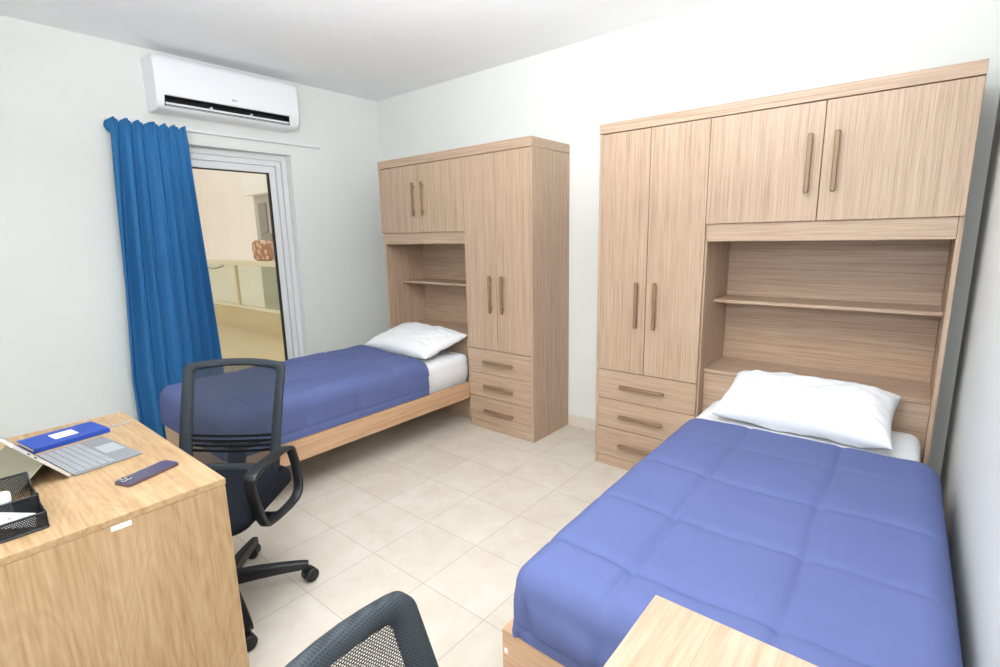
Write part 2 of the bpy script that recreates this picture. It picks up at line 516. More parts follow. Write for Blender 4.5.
def wardrobe(name, label, xa, xb, cab_left, xs, h_top):
    """xa..xb outer faces, xs the door edge between cabinet and niche"""
    r = empty(name, ((xa + xb) / 2, -0.22, 0), 0, label, 'wardrobe', 'overbed wardrobes along the back wall')
    ox, oy = -(xa + xb) / 2, 0.22
    def part(nm, mb, mat, parent=r, bevel=0.0012, lab=None):
        o = build(nm, mb.xf(Matrix.Translation((ox, oy, 0))), mat, parent, bevel=bevel, segs=1)
        if lab: o['label'] = lab
        return o
    t, yb = 0.018, -0.004
    ZC0, ZC1 = 1.956, h_top
    if cab_left: c0, c1, n0, n1 = xa, xs + 0.008, xs + 0.008, xb
    else: c0, c1, n0, n1 = xs - 0.008, xb, xa, xs - 0.008
    # side panels
    oc = (c0, c0 + t) if cab_left else (c1 - t, c1)
    part('side_panel', MB().box(oc[0], oc[1], YW, yb, 0, ZC0 - 0.002), M['lam_z'])
    ic = (c1 - t, c1) if cab_left else (c0, c0 + t)
    part('side_panel', MB().box(ic[0], ic[1], YW + 0.0185, yb, 0, ZC0 - 0.002), M['lam_z'])
    on = (n1 - t, n1) if cab_left else (n0, n0 + t)
    part('side_panel', MB().box(on[0], on[1], YW + 0.0185, yb, 0, ZC0 - 0.002), M['lam_z'])
    i0, i1 = (n0 + 0.0005, n1 - t - 0.0005) if cab_left else (n0 + t + 0.0005, n1 - 0.0005)
    part('back_panel', MB().box(i0, i1, -0.030, -0.012, 0, ZC0 - 0.02), M['lam_x'])
    part('cornice', MB().box(xa, xb, YW - 0.003, yb, ZC0, ZC1), M['lam_x'])
    # niche
    part('overhead_base', MB().box(i0, i1, YW + 0.04, -0.031, 1.43, 1.448), M['lam_x'])
    part('pelmet_rail', MB().box(i0, i1, YW + 0.012, YW + 0.0395, 1.362, 1.449), M['lam_x'])
    part('shelf', MB().box(i0, i1, -0.270, -0.031, 1.034, 1.051), M['lam_x'])
    part('headboard_shelf', MB().box(i0, i1, -0.366, -0.031, 0.663, 0.682), M['lam_x'])
    part('headboard', MB().box(i0, i1, -0.358, -0.340, 0, 0.662), M['lam_x'])
    # overhead doors
    d0, d1 = (xs + 0.0015, xb - 0.002) if cab_left else (xa + 0.001, xs - 0.0015)
    dm = 3.616 if cab_left else (d0 + d1) / 2
    for a, b, hx in ((d0, dm - 0.0015, dm - 0.047), (dm + 0.0015, d1, dm + 0.053)):
        z0 = 1.450
        d = part('overhead_door', MB().box(a, b, YW, YW + 0.018, z0, ZC0 - 0.004), M['lam_z'])
        part('handle', handle_bar(hx - 0.01, hx + 0.01, 1.572, 1.822), M['handle'], d, 0.003)
    # tall cabinet doors
    e0, e1 = (c0 + t + 0.0005, xs - 0.001) if cab_left else (xs + 0.001, c1 - t - 0.0005)
    em = (e0 + e1) / 2 - (0.01 if cab_left else 0)
    for a, b, hx in ((e0, em - 0.0015, em - 0.05), (em + 0.0015, e1, em + 0.057)):
        d = part('door', MB().box(a, b, YW, YW + 0.018, 0.612, ZC0 - 0.004), M['lam_z'])
        part('handle', handle_bar(hx - 0.01, hx + 0.01, 0.882, 1.142), M['handle'], d, 0.003)
    hc = (2.833 if cab_left else 1.762)
    for z0, z1, zh in ((0.432, 0.608, 0.522), (0.2505, 0.428, 0.337), (0.066, 0.2465, 0.152)):
        d = part('drawer', MB().box(e0, e1, YW, YW + 0.018, z0, z1), M['lam_x'])
        part('handle', handle_bar(hc - 0.134, hc + 0.134, zh - 0.01, zh + 0.01), M['handle'], d, 0.003)
    pa, pb = (c0 + t + 0.0005, c1 - t - 0.0005) if cab_left else (c0 + t + 0.0005, c1 - t - 0.0005)
    part('plinth', MB().box(pa, pb, YW + 0.004, YW + 0.02, 0, 0.0625), M['lam_x'])
    return r
wardrobe('overbed_wardrobe', 'wood wardrobe by the window, tall cabinet on the side away from the window', 0.5364, 2.0628, False, 1.4672, 2.0150)
wardrobe('overbed_wardrobe', 'wood wardrobe against the plain side wall, its tall cabinet away from that wall', 2.5348, 4.1102, True, 3.1372, 2.0085)

# ------------------------------------------------------------------ beds
def bed(label, x0, x1, sticker):
    yh, yf = -0.372, -2.182
    r = empty('bed_frame', ((x0 + x1) / 2, (yh + yf) / 2, 0), 0, label, 'bed', 'single wooden beds')
    T = Matrix.Translation((-(x0 + x1) / 2, -(yh + yf) / 2, 0))
    def part(nm, mb, mat, parent=r, bv=0.0015): return build(nm, mb.xf(T), mat, parent, bevel=bv, segs=1)
    part('side_rail', MB().box(x0, x0 + 0.022, yf + 0.0205, yh, 0.212, 0.334), M['lam_y'])
    part('side_rail', MB().box(x1 - 0.022, x1, yf + 0.0205, yh, 0.212, 0.334), M['lam_y'])
    fb = part('footboard', MB().box(x0, x1, yf, yf + 0.020, 0.0, 0.334), M['lam_f'])
    if sticker:
        o = part('sticker', MB().box(x0 + 0.008, x0 + 0.020, yf - 0.0012, yf - 0.0002, 0.262, 0.278), M['white'], fb, 0)
        o['label'] = 'small white square sticker'
    part('slat_base', MB().box(x0 + 0.0225, x1 - 0.0225, yf + 0.022, yh, 0.262, 0.285), M['lam_x'])
    for yy in (yh - 0.03, (yh + yf) / 2):
        part('leg', MB().box(x0 + 0.40, x0 + 0.45, yy - 0.03, yy, 0, 0.2615), M['lam_z'])
    return r
XL0, XL1, XR0, XR1 = 0.558, 1.461, 3.195, 4.098
bed('wooden bed frame beside the window, its long side rail bare above the tiles', XL0, XL1, False)
bed('wooden bed frame beside the plain side wall, white square sticker on footboard', XR0, XR1, True)

def rounded_shell(x0, x1, y0, y1, z0, z1, r, nx=30, ny=50, rz=None, puff=None, skirt=8, rc=None, bottom=False):
    """closed rounded box grid used for mattresses"""
    pass

def mattress(label, x0, x1, taper=0.0):
    y0, y1, z0, z1 = -2.140, -0.378, 0.286, 0.535
    cx, cy = (x0 + x1) / 2, (y0 + y1) / 2
    hx, hy = (x1 - x0) / 2, (y1 - y0) / 2
    r = 0.045; mb = MB(); rows = []
    prof = [(0, -0.02), (0.012, -0.004)] + [(r * (1 - math.cos(a)), 0) for a in ()]
    # rings from the bottom up, each a rounded rectangle
    levels = [(0.03, z0), (0.018, z0 + 0.012), (0.016, z0 + 0.052), (0.004, z0 + 0.075), (-0.001, (z0 + z1) / 2 + 0.02), (0, z1 - 0.05)]
    for k in range(1, 6):
        a = PI / 2 * k / 5
        levels.append((r * (1 - math.cos(a)), z1 - r + r * math.sin(a)))
    levels += [(0.12, z1 + 0.003), (0.25, z1 + 0.004), (0.42, z1 + 0.004)]
    for ins, z in levels:
        w, h = 2 * (hx - ins), 2 * (hy - ins)
        pts = rrect(w, h, min(max(0.055 - ins, 0.012), w / 2), 5)
        row = []
        # subdivide the straight runs
        n = len(pts)
        for i in range(n):
            a, b = pts[i], pts[(i + 1) % n]
            d = math.dist(a, b); m = 14 if i % 6 == 5 else 1
            for q in range(m):
                t = q / m
                px, py = a[0] + (b[0] - a[0]) * t, a[1] + (b[1] - a[1]) * t
                wv = noise.noise(Vector((px * 9 + x0 * 7, py * 9, z * 12))) * 0.0035
                if px < 0: px += taper * max(0.0, 0.5 - py / (y1 - y0)) * min(1.0, -px / 0.3)
                row.append((px + (wv if abs(px) > hx - 0.06 else 0), py, z + (wv * 0.6 if z > z0 + 0.1 else 0)))
        rows.append(row)
    mb.grid(rows, closed_u=True); mb.cap(rows[0]); mb.cap(rows[-1])
    o = build('mattress', mb, M['sheet'], smooth=60)
    o.location = (cx, cy, 0)
    tag(o, label, 'mattress', 'mattresses in white fitted sheets')
    return o
mattress('white sheeted mattress showing between pillow and duvet, beside the window', 0.592, 1.428)
mattress('white sheeted mattress showing between pillow and duvet, by the plain side wall', 3.213, 4.078, 0.018)

def duvet(label, x0, x1, yhead, yfoot, ztop, hems, seams_x, seams_y, seed, bulge, skew=0.0, taper=(0.0, 0.0)):
    """padded quilt: puffed cap over the mattress with skirts on both sides and the foot"""
    cx = (x0 + x1) / 2
    R = 0.080; rc = 0.055
    hx = (x1 - x0) / 2
    yc = (yhead + yfoot) / 2
    mb = MB()
    NX, NY = 150, 230
    def quilt(x, y):
        z = 0.0
        for sx in seams_x:
            d = abs(x - sx - 0.006 * math.sin(y * 7 + seed)); z -= 0.007 * math.exp(-(d / 0.017) ** 2) + 0.0035 * math.exp(-(d / 0.009) ** 2)
        for sy, st in seams_y:
            d = abs(y - sy - 0.010 * math.sin(x * 6 + seed)); z -= st * (0.007 * math.exp(-(d / 0.018) ** 2) + 0.0035 * math.exp(-(d / 0.009) ** 2))
        v = Vector((x * 3.2 + seed, y * 2.6, 0.3))
        z += 0.009 * noise.noise(v) + 0.0035 * noise.noise(v * 3.1) + 0.0014 * noise.noise(Vector((x * 30, y * 9, seed)))
        return z
    def edge_dist(x, y):
        # distance inside the rounded outline (three sides); the head side is open
        dx = hx - abs(x - cx); dy = y - yfoot
        if dx < rc and dy < rc:
            return rc - math.hypot(rc - dx, rc - dy)
        return min(dx, dy)
    def place(u, v):
        x = cx + hx * u; y = yfoot + (yhead + skew * u - yfoot) * v
        dx = hx - abs(x - cx); dy = y - yfoot
        if dx < rc and dy < rc:
            h = math.hypot(rc - dx, rc - dy)
            if h > rc:
                x = cx + math.copysign(hx - rc + (rc - dx) * rc / h, u); y = yfoot + rc - (rc - dy) * rc / h
        return x, y
    us = [math.sin(PI / 2 * (2 * i / NX - 1)) * 0.35 + (2 * i / NX - 1) * 0.65 for i in range(NX + 1)]
    vs = [1 - (1 - j / NY) ** 0.85 for j in range(NY + 1)]
    vs = [j / NY for j in range(NY + 1)]
    vs = [0.5 * (t ** 1.6) + 0.5 * t for t in vs]
    top = []
    for v in vs:
        row = []
        for u in us:
            x, y = place(u, v)
            d = max(0.0, edge_dist(x, y))
            k = max(0.0, 1 - d / R)
            drop = R * (1 - math.sqrt(max(0.0, 1 - k * k)))
            hd = max(0.0, 1 - (yhead + skew * u - y) / 0.05)
            z = ztop + quilt(x, y) * min(1, d / 0.05 + 0.15) * (1 - 0.85 * hd) - drop - 0.016 * hd ** 2 - 0.012 * max(0.0, 1 - (y - yfoot) / 0.30) ** 2
            row.append((x, y, z))
        top.append(row)
    mb.grid(top)
    # skirt loop: left side from head to foot, foot, right side back to the head
    loop = [top[j][0] for j in range(NY, 0, -1)] + [top[0][i] for i in range(NX + 1)] + [top[j][NX] for j in range(1, NY + 1)]
    n = len(loop)
    hemL, hemF, hemR = hems
    rows = [loop]; K = 24
    for k in range(1, K + 1):
        t = k / K; row = []
        for i, (x, y, z) in enumerate(loop):
            # outward direction
            ox = oy = 0.0
            dx = hx - abs(x - cx); dy = y - yfoot
            if dx < rc and dy < rc:
                a = Vector((rc - dx, rc - dy)); a.normalize() if a.length > 0 else None
                ox, oy = math.copysign(a.x, x - cx), -a.y
                wF = abs(oy); hs = hemL if x < cx else hemR
                hem = hs * (1 - wF) + hemF * wF
            elif dx < dy:
                ox = math.copysign(1.0, x - cx); hem = hemL if x < cx else hemR
            else:
                oy = -1.0; hem = hemF
            bl = bulge[0] if ox < -0.5 else (bulge[2] if ox > 0.5 else bulge[1])
            wav = noise.noise(Vector((x * 5 + seed, y * 5, t * 1.2))) * 0.010 + noise.noise(Vector((x * 16, y * 16 + seed, t))) * 0.004
            sq = 0.0
            for sx in seams_x: sq -= 0.008 * math.exp(-((x - sx) / 0.02) ** 2) * abs(oy)
            for sy, st in seams_y: sq -= 0.008 * st * math.exp(-((y - sy) / 0.022) ** 2) * abs(ox)
            off = bl * math.sin(PI * min(1, t * 1.05)) + (wav + sq) * math.sin(PI * t) - 0.004 * t + (0.016 * t if ox < -0.5 else 0.0)
            off -= 0.005 * math.exp(-((t - 0.74) / 0.04) ** 2)
            off -= 0.014 * math.exp(-((x - x0 - 0.055 - 0.02 * t) / 0.010) ** 2) * max(0, -oy) * math.sin(PI * t)
            hz = hem + (z - hem) * (1 - t)
            row.append((x + ox * off, y + oy * off, hz))
        rows.append(row)
    mb.grid(rows)
    # tucked hem and rolled head edge
    low = rows[-1]
    def inward(p, q):
        x, y, z = p
        return (x + math.copysign(min(q, abs(x - cx)), cx - x) * (1 if hx - abs(x - cx) < 0.06 else 0), y + (q if y - yfoot < 0.06 else 0), z)
    mb.grid([low, [(x, y, z + 0.001) for x, y, z in (inward(p, 0.010) for p in low)], [(x, y, z + 0.02) for x, y, z in (inward(p, 0.013) for p in low)]])
    hr = top[NY]
    mb.grid([hr] + [[(x, y + 0.010 * math.sin(PI * t) - 0.02 * t * t, z - 0.030 * t) for x, y, z in hr] for t in (0.2, 0.4, 0.6, 0.8, 1.0)])
    def shear(p):
        x, y, z = p
        q = min(1.0, max(0.0, (y - yhead) / (yfoot - yhead)))
        return (x + (taper[0] * q if x < cx else -taper[1] * (1 - q)) * min(1.0, abs(x - cx) / (0.8 * hx)), y, z)
    mb.v = [shear(p) for p in mb.v]
    o = build('duvet', mb, M['duvet'], smooth=75)
    # origin under the middle
    c = Vector((cx, yc, 0))
    o.data.transform(Matrix.Translation(-c)); o.location = c
    tag(o, label, 'duvet', 'blue quilted duvets')
    return o
duvet('blue quilted duvet on the bed beside the window', XL0 - 0.016, XL1 - 0.006, -0.79, -2.196, 0.585, (0.345, 0.338, 0.338),
      (0.86, 1.14), ((-1.10, 0.8), (-1.42, 0.8), (-1.75, 0.9), (-2.02, 0.5)), 3.1, (0.004, 0.010, 0.002), -0.05)
duvet('blue quilted duvet on the bed beside the plain side wall', XR0 + 0.012, 4.158, -0.795, -2.190, 0.568, (0.338, 0.338, 0.16),
      (3.49, 3.838), ((-1.06, 0.35), (-1.38, 0.9), (-1.71, 0.6), (-2.01, 1.0)), 8.4, (0.004, 0.010, 0.013), 0.005, (0.018, 0.022))

def pillow(label, w, d, t, loc, rx, rz, seed):
    n = 44; mb = MB()
    def pt(u, v, s):
        x = w / 2 * u * (1 - 0.055 * (1 - v * v)) ; y = d / 2 * v * (1 - 0.075 * (1 - u * u))
        a = max(0.0, 1 - abs(u) ** 3.0); b = max(0.0, 1 - abs(v) ** 3.0)
        h = (a * b) ** 0.48
        z = s * t / 2 * h * (1.0 if s > 0 else 0.75)
        nv = Vector((u * 2.2 + seed, v * 2.0, s))
        z += (0.016 * noise.noise(nv) + 0.008 * noise.noise(nv * 2.7)) * h
        z += 0.004 * (1 - abs(noise.noise(Vector((u * 2.4 + v * 3.0 + seed, (u - v) * 0.8, 2.0)))) * 4) * h * max(0.0, abs(u) - 0.25)
        e = max(abs(u), abs(v))
        z += 0.010 * noise.noise(Vector((u * 7 + seed, v * 7, 5))) * min(1, (1 - e) * 8)
        z += 0.005 * math.sin(9 * (u + v) + seed) * max(0, e - 0.6) * (1 - e) * 8
        return (x, y, z)
    g = [-1 + 2 * i / n for i in range(n + 1)]
    g = [math.sin(PI / 2 * q) * 0.6 + q * 0.4 for q in g]
    mb.grid([[pt(u, v, 1) for u in g] for v in g])
    mb.grid([[pt(u, v, -1) for u in g] for v in g])
    o = build('pillow', mb, M['pillow'], smooth=80)
    o.location = loc; o.rotation_euler = (rx, 0, rz)
    return tag(o, label, 'pillow', 'white pillows')
pillow('plump white pillow on the bed beside the window', 0.78, 0.43, 0.17, (1.015, -0.570, 0.628), math.radians(14), math.radians(-4), 2.2)
pillow('plump white pillow on the bed beside the plain side wall', 0.68, 0.42, 0.19, (3.652, -0.578, 0.632), math.radians(14), math.radians(-1), 6.9)

# ------------------------------------------------------------------ air conditioner
ac = empty('air_conditioner', (0, -1.40, 2.245), 0, 'white wall air conditioner above the blue curtain and window', 'air conditioner')
def accurve(zs):
    return zs
prof_top = [(0.001, 0.328), (0.150, 0.328), (0.172, 0.325), (0.184, 0.315), (0.192, 0.295), (0.199, 0.24), (0.201, 0.18), (0.200, 0.12), (0.196, 0.088)]
prof_bot = [(0.180, 0.030), (0.170, 0.016), (0.150, 0.006), (0.110, 0.001), (0.001, 0.004)]
full = prof_top + [(0.193, 0.07), (0.187, 0.045)] + prof_bot
notched = prof_top + [(0.120, 0.086), (0.120, 0.024)] + prof_bot
ya, yb2 = -0.455, 0.500
c = MB()
def ringed(mb, prof, ya, yb):
    return mb.prism(prof, 'y', ya, yb)
ringed(c, notched, -0.412, 0.422); ringed(c, full, ya + 0.006, -0.412); ringed(c, full, 0.422, yb2 - 0.006)
insp = [(0.001 if x < 0.01 else x - 0.006, 0.005 + z * 0.97) for x, z in full]
ringed(c, insp, ya, ya + 0.006); ringed(c, insp, yb2 - 0.006, yb2)
build('casing', c, M['acw'], ac, smooth=30)
build('air_outlet', MB().box(0.1205, 0.1230, -0.4115, 0.4215, 0.0245, 0.0855).box(0.123, 0.188, -0.4115, -0.409, 0.0245, 0.0855).box(0.123, 0.188, 0.4190, 0.4215, 0.0245, 0.0855).box(0.123, 0.182, -0.409, 0.419, 0.0245, 0.0265).box(0.123, 0.190, -0.409, 0.419, 0.0835, 0.0855), M['blackgap'], ac)
lv = MB().prism([(0.130, 0.046), (0.184, 0.034), (0.188, 0.038), (0.187, 0.046), (0.132, 0.054)], 'y', -0.406, 0.416)
build('louver', lv, M['acw'], ac)
for yy in (-0.13, 0.14):
    build('louver_hinge', MB().box(0.155, 0.187, yy - 0.004, yy + 0.004, 0.0415, 0.060), M['acw'], ac)
lg = MB()
lg.lathe([(0.0075, 0.2012), (0.0075, 0.2018)], 12, (0, 0.012, 0.125), 'x').box(0.2008, 0.2016, 0.024, 0.040, 0.121, 0.129)
o = build('logo', lg, solid('logo_grey', (176, 180, 186), 0.4), ac); o['label'] = 'small grey logo mark'

# ------------------------------------------------------------------ curtain and track
tr = MB().box(0.001, 0.030, -2.10, -0.63, 2.158, 2.178)
ctr = build('curtain_track', tr, M['upvc'], bevel=0.003)
tag(ctr, 'slim white curtain track on the wall below the air conditioner', 'curtain track')
cur = empty('curtain', (0.08, -1.9, 0), 0, 'blue gathered curtain drawn to one side of the window', 'curtain')
def curt(s, z):
    zz = (2.17 - z) / 2.12
    y0 = -2.090 - 0.120 * min(1, zz * 1.3); y1 = -1.672 + 0.045 * min(1.0, zz * 1.4)
    amp = 0.012 + 0.040 * min(1, zz * 2.2)
    sw = s + 0.022 * math.sin(7 * s + 1.8 * zz) + 0.010 * math.sin(17 * s + 0.7)
    ph = 2 * PI * 6.6 * sw - 0.9
    f = math.sin(ph) * (0.8 + 0.35 * math.sin(4.3 * s + 2.0 + zz)) + 0.22 * math.sin(2.1 * ph + 1.0 + zz)
    x = 0.092 + amp * f + 0.012 * noise.noise(Vector((s * 6, zz * 3, 1.7)))
    y = y0 + (y1 - y0) * s + 0.012 * math.cos(ph) * min(1, zz * 2)
    if zz < 0.06:
        p2 = 2 * PI * 13 * s
        k = 1 - zz / 0.06
        x += 0.010 * k * math.sin(p2) * (1 - 0)
    return (x - 0.08, y + 1.9, z)
rows = []
zs = [0.05 + (2.085 - 0.05) * i / 70 for i in range(71)]
NS = 320
rows = [[curt(j / NS, z) for j in range(NS + 1)] for z in zs]
for i in range(1, 17):
    t = i / 16; row = []
    for j in range(NS + 1):
        s = j / NS
        x, y, z = curt(s, 2.086)
        sw = s + 0.022 * math.sin(7 * s) + 0.010 * math.sin(17 * s + 0.7)
        p2 = 2 * PI * 6.6 * sw - 0.9
        dome = abs(math.cos(p2 / 2 - PI / 4)) ** 0.30
        ruff = 0.020 * (dome - 0.6) + 0.005 * math.sin(3.0 * p2 + 1)
        pinch = 1 - 0.75 * math.exp(-((t - 0.30) / 0.22) ** 2)
        xx = x * (1 - 0.12 * t) + ruff * t * pinch + 0.0035 * t * math.sin(5 * p2)
        zt = 2.136 + 0.038 * dome
        yy = y + 0.006 * math.cos(p2) * t
        row.append((xx, yy, 2.086 + (zt - 2.086) * t))
    rows.append(row)
flap = []
build('drape', MB().grid(rows), M['curtain'], cur, smooth=80, solidify=0.003, soff=0)
fl = MB()
r1 = [(0.0, -0.192, 2.166), (-0.02, -0.215, 2.150), (-0.058, -0.212, 2.132)]
r2 = [(0.0, -0.193, 2.120), (-0.02, -0.213, 2.118), (-0.058, -0.211, 2.128)]
r3 = [(0.0, -0.196, 2.074), (-0.02, -0.208, 2.092), (-0.058, -0.210, 2.122)]
fl.grid([r1, r2, r3])
build('return_flap', fl, M['curtain'], cur, smooth=60, solidify=0.003, soff=0)

# ------------------------------------------------------------------ desks
def desk(label, x0, x1, y0, y1, along, sticker):
    r = empty('desk', ((x0 + x1) / 2, (y0 + y1) / 2, 0), 0, label, 'desk', 'light oak desks')
    T = Matrix.Translation((-(x0 + x1) / 2, -(y0 + y1) / 2, 0))
    def part(nm, mb, mat, parent=r, bv=0.0012): return build(nm, mb.xf(T), mat, parent, bevel=bv, segs=1)
    if along == 'x':
        part('desktop', MB().box(x0, x1, y0, y1, 0.742, 0.760), M['oak_x'])
        p = part('side_panel', MB().box(x1 - 0.019, x1 - 0.001, y0 + 0.001, y1 - 0.002, 0, 0.7415), M['oak_z'])
        part('side_panel', MB().box(x0 + 0.001, x0 + 0.019, y0 + 0.001, y1 - 0.002, 0, 0.7415), M['oak_z'])
        part('modesty_panel', MB().box(x0 + 0.0195, x1 - 0.0195, y0 + 0.05, y0 + 0.068, 0.35, 0.7415), M['oak_zx'])
        if sticker:
            o = part('sticker', MB().box(x1 - 0.0008, x1 - 0.0002, -2.871, -2.829, 0.7265, 0.7395), M['white'], p, 0)
            o['label'] = 'white strip label'
    else:
        part('desktop', MB().box(x0, x1, y0, y1, 0.742, 0.760), M['oak_y'])
        part('side_panel', MB().box(x0 + 0.002, x1 - 0.001, y1 - 0.019, y1 - 0.001, 0, 0.7415), M['oak_zx'])
        part('side_panel', MB().box(x0 + 0.002, x1 - 0.001, y0 + 0.001, y0 + 0.019, 0, 0.7415), M['oak_zx'])
        part('modesty_panel', MB().box(x1 - 0.068, x1 - 0.05, y0 + 0.0195, y1 - 0.0195, 0.35, 0.7415), M['oak_z'])
    return r
desk('light oak desk with laptop, notebook and phone on it', 1.618, 2.549, -3.230, -2.604, 'x', True)
desk('light oak desk with a bare top, corner over the foot of a bed', 3.680, 4.166, -3.260, -2.318, 'y', False)

# ------------------------------------------------------------------ office chair
def office_chair(label, loc, rz):
    r = empty('office_chair', loc, rz, label, 'chair', 'black mesh office chairs')
    def part(nm, mb, mat, parent=r, **kw): return build(nm, mb, mat, parent, **kw)
    # backrest surface
    ZB0, ZB1 = 0.488, 0.917
    def bk(x, z, d=0.0):
        y = 0.200 + (z - 0.72) * 0.27 + 0.025 * ((z - 0.5) / 0.42) ** 2 - 0.030 * (x / 0.21) ** 2
        return (x, y + d, z)
    def outline(wt, wb, z0, z1, r1, n=8):
        pts = []
        cs = ((wt, z1, 1, 0), (wt, z1, -1, 90), (wb, z0, -1, 180), (wb, z0, 1, 270))
        for w, z, sx, a0 in cs:
            cx = sx * (w - r1); cz = z - r1 if z == z1 else z + r1
            for k in range(n + 1):
                a = math.radians(a0 + 90 * k / n)
                pts.append((cx + r1 * math.cos(a), cz + r1 * math.sin(a)))
        out = []
        N = len(pts)
        for i in range(N):
            a, b = pts[i], pts[(i + 1) % N]
            m = 10 if math.dist(a, b) > 0.08 else 1
            for q in range(m):
                t = q / m; out.append((a[0] + (b[0] - a[0]) * t, a[1] + (b[1] - a[1]) * t))
        # crown the top edge
        return [(x, z + (0.014 * (1 - (x / wt) ** 2) if z > (z0 + z1) / 2 + 0.1 else 0)) for x, z in out]
    OUT = outline(0.212, 0.205, ZB0, ZB1, 0.024)
    INN = outline(0.172, 0.158, ZB0 + 0.035, ZB1 - 0.028, 0.014)
    rowsf = []
    for (xo, zo), (xi, zi) in zip(OUT, INN):
        def lerp(t): return xo + (xi - xo) * t, zo + (zi - zo) * t
        sec = []
        for t, d in ((0.0, 0.004), (0.04, -0.006), (0.25, -0.012), (0.75, -0.010), (0.98, -0.002), (1.0, 0.006), (0.8, 0.014), (0.15, 0.014)):
            x, z = lerp(t); sec.append(bk(x, z, d))
        rowsf.append(sec)
    fo = MB().grid(rowsf, closed_u=True, closed_v=True)
    back = part('backrest', fo, M['framecloth'], smooth=50)
    # net panel
    rows = []
    n = 20
    zt, zb = ZB1 - 0.018, ZB0 + 0.028
    for i in range(n + 1):
        z = zb + (zt - zb) * i / n; row = []
        for j in range(n + 1):
            u = -1 + 2 * j / n
            w = 0.162 + (0.176 - 0.162) * i / n
            zz = z + (0.012 * (1 - u * u) if i == n else 0)
            row.append(bk(u * w, zz, 0.001))
        rows.append(row)
    part('net_panel', MB().grid(rows), M['net'], back, smooth=60)
    lb = MB()
    for q, z in enumerate((0.578, 0.597, 0.616, 0.635)):
        w = 0.163 + 0.0015 * q
        path = [bk(-w + 2 * w * k / 16, z - 0.012 * (1 - abs(-1 + 2 * k / 16) ** 2) + 0.006, -0.001) for k in range(17)]
        lb.sweep(path, rrect(0.003, 0.0115, 0.001, 1))
    part('lumbar_band', lb, M['black'], back, smooth=40)
    sp = MB()
    path = smoothpath([(0, 0.03, 0.415), (0, 0.12, 0.415), (0, 0.162, 0.44), (0, 0.170, 0.50), (0, 0.186, 0.55), (0, 0.200, 0.590)], 5)
    sp.sweep(path, rrect(0.075, 0.016, 0.006, 2), up=(0, -1, 0.001))
    arm_l = smoothpath([(0, 0.194, 0.560), (0.05, 0.196, 0.582), (0.10, 0.194, 0.592)], 4)
    sp.sweep(arm_l, rrect(0.014, 0.026, 0.005, 2)); sp.sweep([(-a, b, c2) for a, b, c2 in arm_l], rrect(0.014, 0.026, 0.005, 2))
    part('back_bracket', sp, M['black'], smooth=45)
    # seat
    st = MB(); rows = []
    lev = [(0.050, 0.436), (0.012, 0.440), (0.0, 0.452), (0.0, 0.470)] + [(0.035 * (1 - math.cos(PI / 2 * k / 5)), 0.470 + 0.032 * math.sin(PI / 2 * k / 5)) for k in range(1, 6)] + [(0.09, 0.505), (0.16, 0.506), (0.22, 0.506)]
    for ins, z in lev:
        row = []
        for px, py in rrect(0.48 - 2 * ins, 0.47 - 2 * ins, max(0.012, 0.09 - ins), 6):
            row.append((px, py - 0.03, z - 0.020 * max(0, (-(py) - 0.12) / 0.12) ** 2 * (1 if z > 0.46 else 0)))
        rows.append(row)
    st.grid(rows, closed_u=True); st.cap(rows[0]); st.cap(rows[-1])
    part('seat', st, M['seat'], smooth=50)
    part('seat_plate', MB().box(-0.16, 0.16, -0.15, 0.10, 0.405, 0.4355), M['black'], bevel=0.008)
    # armrests: closed loops
    for s in (-1, 1):
        loop = [(0.244, 0.085, 0.617), (0.241, -0.04, 0.632), (0.238, -0.160, 0.632), (0.238, -0.195, 0.605), (0.240, -0.180, 0.530), (0.244, -0.148, 0.438), (0.250, -0.115, 0.420), (0.266, 0.005, 0.418), (0.276, 0.062, 0.440), (0.274, 0.084, 0.500), (0.256, 0.098, 0.578)]
        P = smoothpath([(s * (a + 0.018), b, c2) for a, b, c2 in loop], 5, closed=True)
        ar = MB()
        # section: wide across x, thin in the loop plane; flatter and wider on the pad
        rows = []
        n = len(P)
        for i in range(n):
            p = Vector(P[i]); t = Vector(P[(i + 1) % n]) - Vector(P[i - 1]); t.normalize()
            sd = Vector((1, 0, 0)); nn = t.cross(sd); nn.normalize()
            pad = max(0.0, min(1.0, (p.z - 0.60) / 0.045))
            w, h = 0.038 + 0.013 * pad, 0.015
            rows.append([tuple(p + sd * a + nn * b) for a, b in rrect(w, h, 0.006, 2)])
        ar.grid(rows, closed_u=True, closed_v=True)
        a = part('armrest', ar, M['black'], smooth=50)
        br = MB().sweep([(s * 0.272, -0.060, 0.414), (s * 0.235, -0.060, 0.410), (s * 0.12, -0.060, 0.415)], rrect(0.05, 0.012, 0.004, 2))
        part('arm_bracket', br, M['black'], a, smooth=40)
    # column and base
    part('gas_column', MB().lathe([(0.026, 0.10), (0.026, 0.27), (0.015, 0.275), (0.015, 0.39), (0.04, 0.392), (0.045, 0.404)], 20), M['black'], smooth=40)
    part('base_hub', MB().lathe([(0.040, 0.075), (0.048, 0.085), (0.048, 0.128), (0.034, 0.140), (0.030, 0.150)], 20), M['black'], smooth=40)
    for k in range(5):
        a = math.radians(BASE_ROT + 72 * k)
        d = Vector((math.cos(a), math.sin(a), 0))
        path = [tuple(d * q + Vector((0, 0, z))) for q, z in ((0.040, 0.108), (0.12, 0.104), (0.20, 0.096), (0.27, 0.086), (0.305, 0.080))]
        lg = MB().sweep(path, [(-0.022, -0.022), (0.022, -0.022), (0.019, 0.012), (0.012, 0.018), (-0.012, 0.018), (-0.019, 0.012)], scales=[1.15, 1.05, 0.92, 0.8, 0.68])
        leg = part('base_leg', lg, M['black'], smooth=40)
        e = d * 0.298
        sw = a + 0.5 + 1.1 * k
        q = Vector((math.cos(sw), math.sin(sw), 0))
